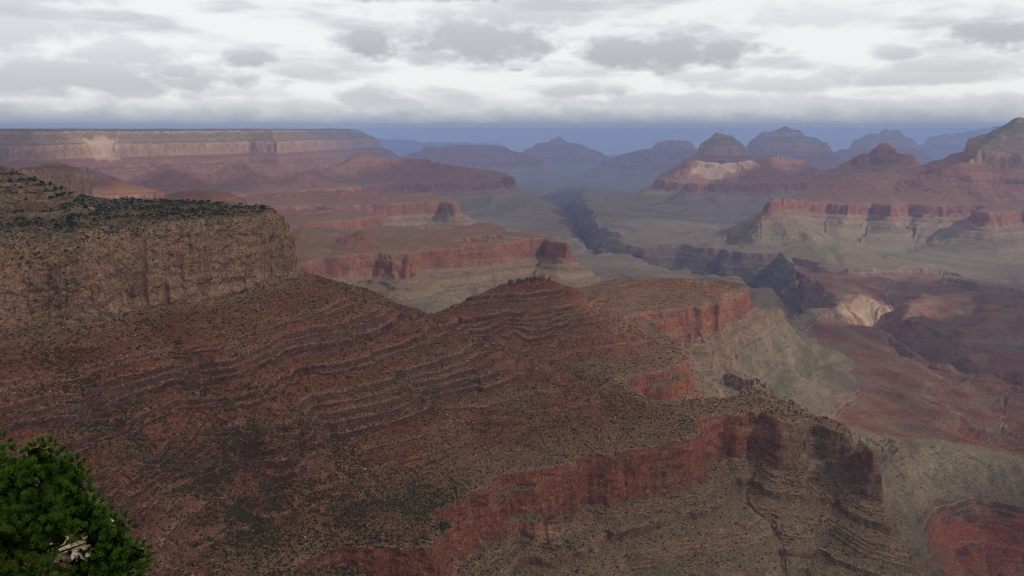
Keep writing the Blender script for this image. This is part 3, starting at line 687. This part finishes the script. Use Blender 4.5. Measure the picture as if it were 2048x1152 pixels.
# junipers on the bench above the tan cliff
wJ = AREA * near * (STRAT > -168) * (STRAT < -75) * (GR < 0.9) * (X < 0) * (Y > 1000) * (Y < 2300) * (sstep(dn, -0.8, 0.4) + .1)
jx, jy, jz = pick(wJ, 1500)
tag(scatter("junipers", [blob(k + 20) for k in range(7)], jx[290:], jy[290:], jz[290:], np.clip(np.exp(rng.normal(1.25, .3, len(jx) - 290)), 2, 6), 1.0, JUNI), "dark scrubby woodland on the bench above the tan cliff", "trees", None, "stuff")
jx, jy, jz = jx[:290], jy[:290], jz[:290]
crown_me = []
for k in range(4):
    v, f = clump(300 + k, 7, 90); v = v * np.array([1, 1, 1.15]) + np.array([0, 0, .12]); me = mesh_np("crown", v, f); me.materials.append(JUNI); crown_me.append(me)
tv = []; tf = []
for k, (hz, rr) in enumerate(((-.05, .07), (.25, .05), (.55, .025))):
    for a in range(6): tv.append((math.cos(a * 1.047) * rr + .03 * k, math.sin(a * 1.047) * rr, hz))
for k in range(2):
    for a in range(6): tf.append((k * 6 + a, k * 6 + (a + 1) % 6, k * 6 + 6 + (a + 1) % 6, k * 6 + 6 + a))
trunk_me = mesh_np("trunk", np.array(tv), np.array(tf)); trunk_me.materials.append(BARK)
for a, b, c in zip(jx, jy, jz):
    o = bpy.data.objects.new("juniper_tree", None); scene.collection.objects.link(o); o.location = (float(a), float(b), float(c) - .2); q = rnd.uniform(4.5, 8.5); o.scale = (q, q, q * rnd.uniform(.8, 1.05)); o.rotation_euler = (0, 0, rnd.uniform(0, 6.28))
    tag(o, "small dark juniper among the others on the bench above the tan cliff", "tree", "junipers on the bench above the tan cliff")
    for nm, me in (("crown", crown_me[rnd.randrange(4)]), ("trunk", trunk_me)):
        c2 = bpy.data.objects.new(nm, me); scene.collection.objects.link(c2); c2.parent = o
# stones
dn2 = perlin(X / 110, Y / 110, 111) + 0.8 * perlin(X / 40, Y / 40, 112)
wR = AREA * near * ok_z * (R < 2300) * (GR < 1.2) * (sstep(dn2, -0.1, 0.9) + .06) * (1 + 4 * RIMV)
bx, by, bz = pick(wR, 22000); bs_ = np.clip(np.exp(rng.normal(0.3, 0.45, len(bx))), .6, 5.0); o2 = np.argsort(-bs_ / np.hypot(bx, by)); bb, br = o2[:120], o2[120:]
tag(scatter("rubble", [blob(40 + k) for k in range(6)], bx[br], by[br], bz[br] - .2, bs_[br], 0.7, STONE), "pale rubble scattered along the ledges", "rubble", None, "stuff")
stone_me = []
for k in range(5):
    v, f = blob(60 + k); v = np.round(v * 3.2) / 3.2 * .6 + v * .4; me = mesh_np("boulder", v, f); me.materials.append(STONE); stone_me.append(me)
for j in bb:
    o = bpy.data.objects.new("boulder", stone_me[rnd.randrange(5)]); scene.collection.objects.link(o); q = float(bs_[j])
    o.location = (float(bx[j]), float(by[j]), float(bz[j]) - .3 * q); o.rotation_euler = (0, 0, rnd.uniform(0, 6.28)); o.scale = (q * rnd.uniform(.8, 1.4), q, q * rnd.uniform(.6, .95))
    tag(o, "pale fallen boulder, one of the largest lying on the near red slope", "boulder", "large pale boulders on the near red slope")

# ------------------------------------------------------------------ the river
def river():
    pts = [P(u, v, RIVER_Z) for u, v in RIVER_UV]
    V = []; Fc = []
    for i, p in enumerate(pts):
        a = Vector(pts[max(i - 1, 0)]); b = Vector(pts[min(i + 1, len(pts) - 1)])
        d = (b - a).normalized(); nrm = Vector((-d.y, d.x)); w = 55.0
        for s in (-1, 1): V.append((p[0] + nrm.x * w * s, p[1] + nrm.y * w * s, RIVER_Z))
        if i: Fc.append((2 * i - 2, 2 * i - 1, 2 * i + 1, 2 * i))
    me = mesh_np("river", np.array(V), np.array(Fc))
    mat = bpy.data.materials.new("river_water"); t = NT(mat)
    geo = t.n("ShaderNodeNewGeometry")
    bs = t.n("ShaderNodeBsdfPrincipled"); t.put(bs.inputs["Base Color"], t.mix(t.ss(t.noise(geo.outputs["Position"], 0.02, 3), 0.55, 0.62), (.16, .14, .11), (.5, .48, .45)))
    t.put(bs.inputs["Roughness"], 0.25)
    o = t.n("ShaderNodeOutputMaterial"); t.put(o.inputs[0], bs.outputs[0])
    tag(put("river", me, mat), "narrow pale river deep in the gorge", "river", None, "structure")
river()

# ------------------------------------------------------------------ sky: a dome of cloud that gives the daylight, with a few gaps for the sun
DOME_H, DOME_R = 2600.0, 62000.0
def dome_z(r): return DOME_H - (DOME_H + 3000.0) * (r / DOME_R) ** 4
GAPS = [(hit(*uv), rad, share) for uv, rad, share in (      # ground below the gap, its radius, share of the sun let through
    ((1425, 334), 480.0, 1.0), ((1560, 316), 420.0, 0.7), ((205, 292), 230.0, 1.0), ((150, 280), 120.0, 0.9), ((255, 384), 230.0, 0.8), ((1742, 622), 250.0, 1.0), ((1668, 632), 130.0, 0.9), ((1745, 545), 260.0, 0.45), ((1875, 605), 260.0, 0.4),
    ((1500, 470), 1800.0, 0.42), ((1900, 480), 1600.0, 0.42), ((850, 540), 1300.0, 0.32), ((1450, 700), 1000.0, 0.40), ((1850, 800), 900.0, 0.36), ((760, 390), 1700.0, 0.42), ((450, 300), 2300.0, 0.5), ((1800, 370), 1500.0, 0.36))]
CLOUDS = [(80, 30, 150, 40, .35), (250, 130, 120, 40, .5), (60, 190, 160, 28, .6), (450, 190, 150, 22, .4), (1050, 40, 200, 40, .45), (1120, 150, 60, 18, .35), (870, 185, 20, 10, .45), (1035, 143, 22, 8, .6), (1700, 215, 240, 20, .5), (1420, 160, 90, 20, .4), (1880, 150, 110, 22, .5), (640, 215, 160, 14, .4),
      # centre and half size in pixels of the photograph, strength
    (180, 175, 330, 55, .75), (30, 95, 170, 70, .45), (735, 100, 66, 52, .95), (505, 130, 55, 30, .8), (362, 158, 55, 25, .7), (620, 150, 90, 25, .5), (960, 95, 170, 70, .85), (880, 118, 90, 35, .6), (1310, 115, 185, 60, .9), (1300, 138, 150, 22, .5),
    (755, 205, 90, 38, .75), (1165, 185, 95, 26, .6), (1350, 205, 280, 22, .5), (1995, 100, 85, 50, .85), (1765, 125, 60, 24, .55), (1800, 170, 190, 30, .55), (1560, 175, 200, 28, .45), (830, 4, 340, 26, .7), (1500, 228, 520, 18, .65), (1950, 215, 200, 26, .5), (1150, 232, 300, 14, .5), (300, 235, 420, 16, .45), (1600, 60, 160, 30, .25)]
def sky_dome():
    rr = np.concatenate([np.linspace(0.0, 20000, 12)[1:], np.linspace(22000, DOME_R, 40)]); na = 96
    V = [(0, 0, DOME_H)]; 
    for r in rr:
        for a in range(na): V.append((r * math.sin(2 * math.pi * a / na), r * math.cos(2 * math.pi * a / na), dome_z(r)))
    T = [(0, 1 + a, 1 + (a + 1) % na, 1 + (a + 1) % na) for a in range(na)]
    Fq = []
    for k in range(len(rr) - 1):
        for a in range(na):
            b = 1 + k * na; Fq.append((b + a, b + na + a, b + na + (a + 1) % na, b + (a + 1) % na))
    V = np.array(V)
    me = bpy.data.meshes.new("sky"); me.from_pydata(V.tolist(), [], [f[:3] for f in T] + Fq); me.update()
    mat = bpy.data.materials.new("cloud_sky"); t = NT(mat)
    geo = t.n("ShaderNodeNewGeometry"); pos = geo.outputs["Position"]
    sp = t.n("ShaderNodeSeparateXYZ"); t.put(sp.inputs[0], pos)
    x, y, z = sp.outputs
    hyp = t.m('SQRT', t.m('ADD', t.m('MULTIPLY', x, x), t.m('MULTIPLY', y, y)))
    az = t.m('MULTIPLY', t.m('ARCTAN2', x, y), 57.29578); el = t.m('MULTIPLY', t.m('ARCTAN2', z, hyp), 57.29578)
    dirv = t.comb(t.m('MULTIPLY', az, 0.6), t.m('MULTIPLY', el, 1.15), 0.0)
    nd = t.n("ShaderNodeTexNoise"); t.put(nd.inputs["Vector"], dirv); t.put(nd.inputs["Scale"], 0.62); t.put(nd.inputs["Detail"], 9.0); t.put(nd.inputs["Roughness"], 0.56); t.put(nd.inputs["Distortion"], 0.1)
    nf = nd.outputs[0]
    nb = t.noise(t.comb(t.m('MULTIPLY', az, 0.22), el, 3.7), 0.55, 5, 0.5)
    wob = t.m('MULTIPLY', t.m('SUBTRACT', nf, 0.5), 2.2)
    grey = 0.0
    for u, v, hw, hh, k in CLOUDS:
        a0, e0 = math.degrees(math.atan2(u - CX, 1639.0)), (255.0 - v) / 28.6
        w, h = hw / 26.0, hh / 28.6
        da = t.m('DIVIDE', t.m('SUBTRACT', az, a0), w); dv = t.m('DIVIDE', t.m('SUBTRACT', el, e0), h)
        dv = t.m('MAXIMUM', dv, t.m('MULTIPLY', dv, -1.5))          # flat undersides
        d = t.m('ADD', t.m('SQRT', t.m('ADD', t.m('MULTIPLY', da, da), t.m('MULTIPLY', dv, dv))), wob)
        g = t.m('MULTIPLY', t.ss(d, 1.12, 0.35, 0.0, k), t.ss(t.m('DIVIDE', t.m('SUBTRACT', el, e0), h), 1.0, -0.6, 0.6, 1.08))
        grey = t.m('MAXIMUM', grey, g)
    grey = t.m('MAXIMUM', grey, t.ss(nb, 0.46, 0.70, 0.0, 0.55))
    col = t.ramp(grey, [(0.0, (1.0, .99, .97)), (0.3, (.82, .80, .81)), (0.65, (.62, .595, .62)), (1.0, (.50, .48, .51))])
    # overhead the cloud is thicker and darker
    col = t.mix(t.ss(el, 9.0, 26.0), col, (.60, .565, .53))
    # low band under the cloud base
    elw = t.m('ADD', el, t.m('MULTIPLY', t.m('SUBTRACT', nf, 0.5), 2.2))
    col = t.mix(t.ss(elw, 2.4, 0.9), col, (.72, .71, .73))
    col = t.mix(t.ss(elw, 1.6, 0.1), col, (.40, .43, .47))
    em = t.n("ShaderNodeEmission"); t.put(em.inputs[0], col); t.put(em.inputs[1], 1.0)
    tr = t.n("ShaderNodeBsdfTransparent")
    op = 0.86                                   # thin cloud lets a little of the sun through
    for (gx, gy, gz), rad, share in GAPS:
        s = (DOME_H - gz) / SUN_DIR[2]
        c = (gx + SUN_DIR[0] * s, gy + SUN_DIR[1] * s)
        dd = t.m('SQRT', t.m('ADD', t.m('POWER', t.m('ABSOLUTE', t.m('SUBTRACT', x, c[0])), 2.0), t.m('POWER', t.m('ABSOLUTE', t.m('SUBTRACT', y, c[1])), 2.0)))
        dd = t.m('ADD', t.m('DIVIDE', dd, rad), t.m('MULTIPLY', t.m('SUBTRACT', t.noise(pos, 0.9 / rad, 4, 0.6), 0.5), 2.2))
        op = t.m('MULTIPLY', t.ss(dd, 0.7, 1.15, 1.0 - share, 1.0), op)
    mx = t.n("ShaderNodeMixShader"); t.put(mx.inputs[0], op); t.put(mx.inputs[1], tr.outputs[0]); t.put(mx.inputs[2], em.outputs[0])
    o = t.n("ShaderNodeOutputMaterial"); t.put(o.inputs[0], mx.outputs[0])
    mat.cycles.emission_sampling = 'NONE'
    tag(put("sky", me, mat), "low grey and white broken cloud cover", "sky", None, "structure")
sky_dome()

# ------------------------------------------------------------------ the rim underfoot, with the pine below it
def rim_z(x, y):
    d = np.maximum(y + 0.08 * np.abs(x), 0.0)
    z = -1.75 - 0.80 * np.maximum(d - 0.8, 0) - 0.9 * np.maximum(d - 30, 0)
    z = z + 4.8 * np.exp(-((x + 11.5) ** 2 + (y - 18.5) ** 2) / 20.0)
    return z + 0.25 * perlin(np.asarray(x) / 2.3, np.asarray(y) / 2.3, 131) * (d > 1) + 0.08 * perlin(np.asarray(x) / .7, np.asarray(y) / .7, 132)
def rim_ledge():
    xs, ys = np.linspace(-46, 46, 185), np.linspace(-10, 50, 121); gx_, gy_ = np.meshgrid(xs, ys, indexing='ij')
    V = np.stack([gx_, gy_, rim_z(gx_, gy_)], -1).reshape(-1, 3); ii = np.arange(len(V)).reshape(185, 121)
    me = mesh_np("rim_ground", V, np.stack([ii[:-1, :-1], ii[1:, :-1], ii[1:, 1:], ii[:-1, 1:]], -1).reshape(-1, 4))
    mat = bpy.data.materials.new("limestone_ground"); t = NT(mat); geo = t.n("ShaderNodeNewGeometry")
    bs = t.n("ShaderNodeBsdfDiffuse"); t.put(bs.inputs[0], t.ramp(t.noise(geo.outputs["Position"], 1.4, 6, .65), [(.3, (.16, .12, .08)), (.55, (.33, .27, .19)), (.75, (.45, .39, .29))]))
    o = t.n("ShaderNodeOutputMaterial"); t.put(o.inputs[0], bs.outputs[0])
    tag(put("ground", me, mat), "pale stony ground of the rim below the viewpoint", "ground", None, "structure")
    return mat
LIME = rim_ledge()
def rock_outcrop(x, y):
    """weathered limestone blocks stacked at a slant"""
    bm_v = []; bm_f = []; r = random.Random(3)
    for k in range(9):
        v, f = blob(500 + k); v = v - v.mean(0)
        q = np.sign(v) * np.minimum(np.abs(v), .33); v = q * 1.5
        sc = np.array([r.uniform(.7, 1.3), r.uniform(.6, 1.0), r.uniform(.30, .5)]); v = v * sc
        a = r.uniform(-.5, .5); c, s_ = math.cos(a), math.sin(a); v = np.stack([v[:, 0] * c - v[:, 2] * s_ * .6, v[:, 1], v[:, 0] * s_ * .6 + v[:, 2] * c], -1)
        b = sum(len(q) for q in bm_v); bm_v.append(v + np.array([r.uniform(-.8, .8), r.uniform(-.5, .5), .2 + k * .22])); bm_f.append(f + b)
    me = mesh_np("rock_outcrop", np.concatenate(bm_v), np.concatenate(bm_f))
    mat = bpy.data.materials.new("pale_limestone"); t = NT(mat); geo = t.n("ShaderNodeNewGeometry"); p = geo.outputs["Position"]
    c = t.mix(t.ss(t.noise(p, 1.1, 4), .5, .65), (.62, .55, .44), (.46, .30, .13)); c = t.mix(t.ss(t.noise(t.vm('MULTIPLY', p, (1, 1, 3)), 4, 5, .7), .5, .65), c, (.22, .18, .13))
    bs = t.n("ShaderNodeBsdfDiffuse"); t.put(bs.inputs[0], c); o = t.n("ShaderNodeOutputMaterial"); t.put(o.inputs[0], bs.outputs[0])
    ob = put("rock_outcrop", me, mat); ob.location = (x, y, float(rim_z(x, y)) - .1)
    tag(ob, "cream and ochre limestone outcrop glimpsed behind the green pine", "rock")
ROCK_AT = PV(132, 1112, 19.0)
rock_outcrop(ROCK_AT[0], ROCK_AT[1])

def pine():
    cx, cy, cz = PV(2, 1170, 15.0); RX, RZ = 2.5, 2.45
    gz = float(rim_z(cx, cy))
    root = bpy.data.objects.new("pine_tree", None); scene.collection.objects.link(root); root.location = (cx, cy, gz)
    tag(root, "bushy bright green pine standing below the rim in the lower left corner", "tree")
    r = np.random.default_rng(77); lobes = []
    for k in range(4000):
        d = r.normal(0, 1, 3); d /= np.linalg.norm(d)
        if d[2] < -.55: continue
        wv = 1 + .09 * math.sin(5 * d[0] + 2) + .07 * math.sin(7 * d[2] + 3 * d[1])
        f = wv * (r.uniform(.78, 1.0) if r.random() < .8 else r.uniform(.45, .78))
        c = np.array([d[0] * RX * f, d[1] * RX * f, d[2] * RZ * f]); rad = r.uniform(.26, .46)
        if any(np.linalg.norm(c - q) < .46 * (rad + s_) * .9 for q, s_ in lobes): continue
        u, v = px_of(*(c + np.array([cx, cy, cz])))
        if abs((u - 128) + .9 * (v - 1108)) < 45 and abs((v - 1108) * .9 - (u - 128)) < 80: continue      # the gap where the outcrop shows
        lobes.append((c, rad))
        if len(lobes) > 330: break
    V = []; Fc = []; tone = []
    for c, rad in lobes:
        out = c / (np.linalg.norm(c) + 1e-6)
        core = len(V)                                   # dark filler: the shade inside the bough put into its colour
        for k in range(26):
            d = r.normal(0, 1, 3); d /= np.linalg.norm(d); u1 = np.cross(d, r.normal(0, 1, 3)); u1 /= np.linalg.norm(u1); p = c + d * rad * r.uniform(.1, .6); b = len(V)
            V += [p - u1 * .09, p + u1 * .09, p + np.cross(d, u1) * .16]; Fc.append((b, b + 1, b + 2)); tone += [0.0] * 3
        spots = []
        for k in range(160):
            d = r.normal(0, 1, 3) + out * .7 + np.array([0, 0, .3]); d /= np.linalg.norm(d); p = c + d * rad * r.uniform(.8, 1.08)
            if any((p[0] - q[0]) ** 2 + (p[1] - q[1]) ** 2 + (p[2] - q[2]) ** 2 < .0225 for q in spots): continue
            spots.append(p)
            if len(spots) > 17 * (rad / .36) ** 2: break
            ax = d + r.normal(0, .25, 3) + np.array([0, 0, .45]); ax /= np.linalg.norm(ax)
            e1 = np.cross(ax, (0.3, .5, .8)); e1 /= np.linalg.norm(e1); e2 = np.cross(ax, e1)
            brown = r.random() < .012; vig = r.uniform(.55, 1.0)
            for n in range(46):
                a = n * 2.4 + r.uniform(0, .6); sp = r.uniform(.1, 1.5)
                nd_ = ax + (e1 * math.cos(a) + e2 * math.sin(a)) * sp; nd_ /= np.linalg.norm(nd_)
                L = r.uniform(.09, .14); st_ = p + ax * r.uniform(-.06, .04); sd = np.cross(nd_, r.normal(0, 1, 3)); sd = sd / (np.linalg.norm(sd) + 1e-6) * .008
                b = len(V); V += [st_ - sd, st_ + sd, st_ + nd_ * L]; Fc.append((b, b + 1, b + 2)); tone += [2.0] * 3 if brown else [.25 * vig, .25 * vig, 1.25 * vig]  # needle tips coloured lighter than their bases, light put into the tone
    V = np.array(V) + np.array([0, 0, cz - gz])
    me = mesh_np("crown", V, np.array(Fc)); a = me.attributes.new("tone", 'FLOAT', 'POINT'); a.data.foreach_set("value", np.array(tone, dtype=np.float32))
    mat = bpy.data.materials.new("pine_needles"); t = NT(mat); at = t.n("ShaderNodeAttribute", attribute_name="tone")
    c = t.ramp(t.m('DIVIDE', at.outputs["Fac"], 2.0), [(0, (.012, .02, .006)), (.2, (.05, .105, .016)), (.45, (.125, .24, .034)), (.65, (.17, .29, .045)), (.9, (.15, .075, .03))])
    bs = t.n("ShaderNodeBsdfDiffuse"); t.put(bs.inputs[0], c); tl = t.n("ShaderNodeBsdfTranslucent"); t.put(tl.inputs[0], c)
    mx = t.n("ShaderNodeMixShader"); t.put(mx.inputs[0], .22); t.put(mx.inputs[1], bs.outputs[0]); t.put(mx.inputs[2], tl.outputs[0])
    o = t.n("ShaderNodeOutputMaterial"); t.put(o.inputs[0], mx.outputs[0])
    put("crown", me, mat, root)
    # trunk and limbs: tapered tubes
    TV = []; TF = []
    def tube(pts, rads, n=7):
        b0 = len(TV)
        for k, (p, q) in enumerate(zip(pts, rads)):
            d = np.array(pts[min(k + 1, len(pts) - 1)]) - np.array(pts[max(k - 1, 0)]); d = d / np.linalg.norm(d); e1 = np.cross(d, (.4, .8, .1)); e1 /= np.linalg.norm(e1); e2 = np.cross(d, e1)
            for a in range(n): TV.append(np.array(p) + (e1 * math.cos(a * 6.283 / n) + e2 * math.sin(a * 6.283 / n)) * q)
        for k in range(len(pts) - 1):
            for a in range(n): TF.append((b0 + k * n + a, b0 + k * n + (a + 1) % n, b0 + k * n + n + (a + 1) % n, b0 + k * n + n + a))
    ctr = np.array([0, 0, cz - gz]); fork = ctr + np.array([.1, 0, -1.5])
    tube([(0, 0, -.3), (.08, .05, .7), tuple(fork), tuple(ctr + np.array([0, .1, 1.2]))], [.24, .2, .16, .06])
    put("trunk", mesh_np("trunk", np.array(TV), np.array(TF)), BARK, root)
    TV.clear(); TF.clear()
    for c, rad in lobes:
        if r.random() > .4: continue
        s0 = fork + np.array([0, 0, r.uniform(-.3, 1.8)]); e0 = ctr + c * .96; m0 = (s0 + e0) / 2 + r.normal(0, .16, 3) - np.array([0, 0, .15])
        tube([tuple(s0), tuple(m0), tuple(e0)], [.045, .028, .010], 5)
    put("limbs", mesh_np("limbs", np.array(TV), np.array(TF)), leaf_mat("dark_bark", (.035, .027, .02), (.075, .055, .042)), root)
pine()

# ------------------------------------------------------------------ haze
if HAZE:
    b = 31500.0; z0, z1 = float(Z.min()) - 30.0, max(float(Z.max()) + 8.0, 20.0)
    V = [(sx * b, sy * b, sz) for sz in (z0, z1) for sy in (-1, 1) for sx in (-1, 1)]
    Fh = [(0, 2, 3, 1), (4, 5, 7, 6), (0, 1, 5, 4), (2, 6, 7, 3), (0, 4, 6, 2), (1, 3, 7, 5)]
    me = mesh_np("haze", np.array(V), np.array(Fh))
    mat = bpy.data.materials.new("haze_air"); t = NT(mat)
    pv = t.n("ShaderNodeVolumePrincipled"); t.put(pv.inputs["Color"], (.38, .51, .92)); t.put(pv.inputs["Density"], 3.9e-5); t.put(pv.inputs["Anisotropy"], 0.0)
    o = t.n("ShaderNodeOutputMaterial"); t.put(o.inputs["Volume"], pv.outputs[0])
    tag(put("haze", me, mat), "blue haze in the canyon air", "haze", None, "stuff")
if HAZE:
    # the rain showers that veil the far end of the canyon
    xa, ya, yb, za, zb = 29000.0, 10800.0, 22500.0, z0 + 4.0, min(0.0, z1 - 6.0)
    V = [(-xa * .75, ya, za), (xa * .75, ya, za), (-xa, yb, za), (xa, yb, za)]; V += [(x, y, zb) for x, y, _ in V]
    me = mesh_np("rain_veil", np.array(V), np.array(Fh)); mat = bpy.data.materials.new("rain"); t = NT(mat)
    pv = t.n("ShaderNodeVolumePrincipled"); t.put(pv.inputs["Color"], (.40, .57, .95)); t.put(pv.inputs["Density"], 7.5e-5)
    o = t.n("ShaderNodeOutputMaterial"); t.put(o.inputs["Volume"], pv.outputs[0])
    tag(put("rain_veil", me, mat), "blue grey rain veiling the far end of the canyon", "rain", None, "stuff")
print("TERRAIN", X.shape, float(Z.min()), float(Z.max()), "river", RIVER_Z)
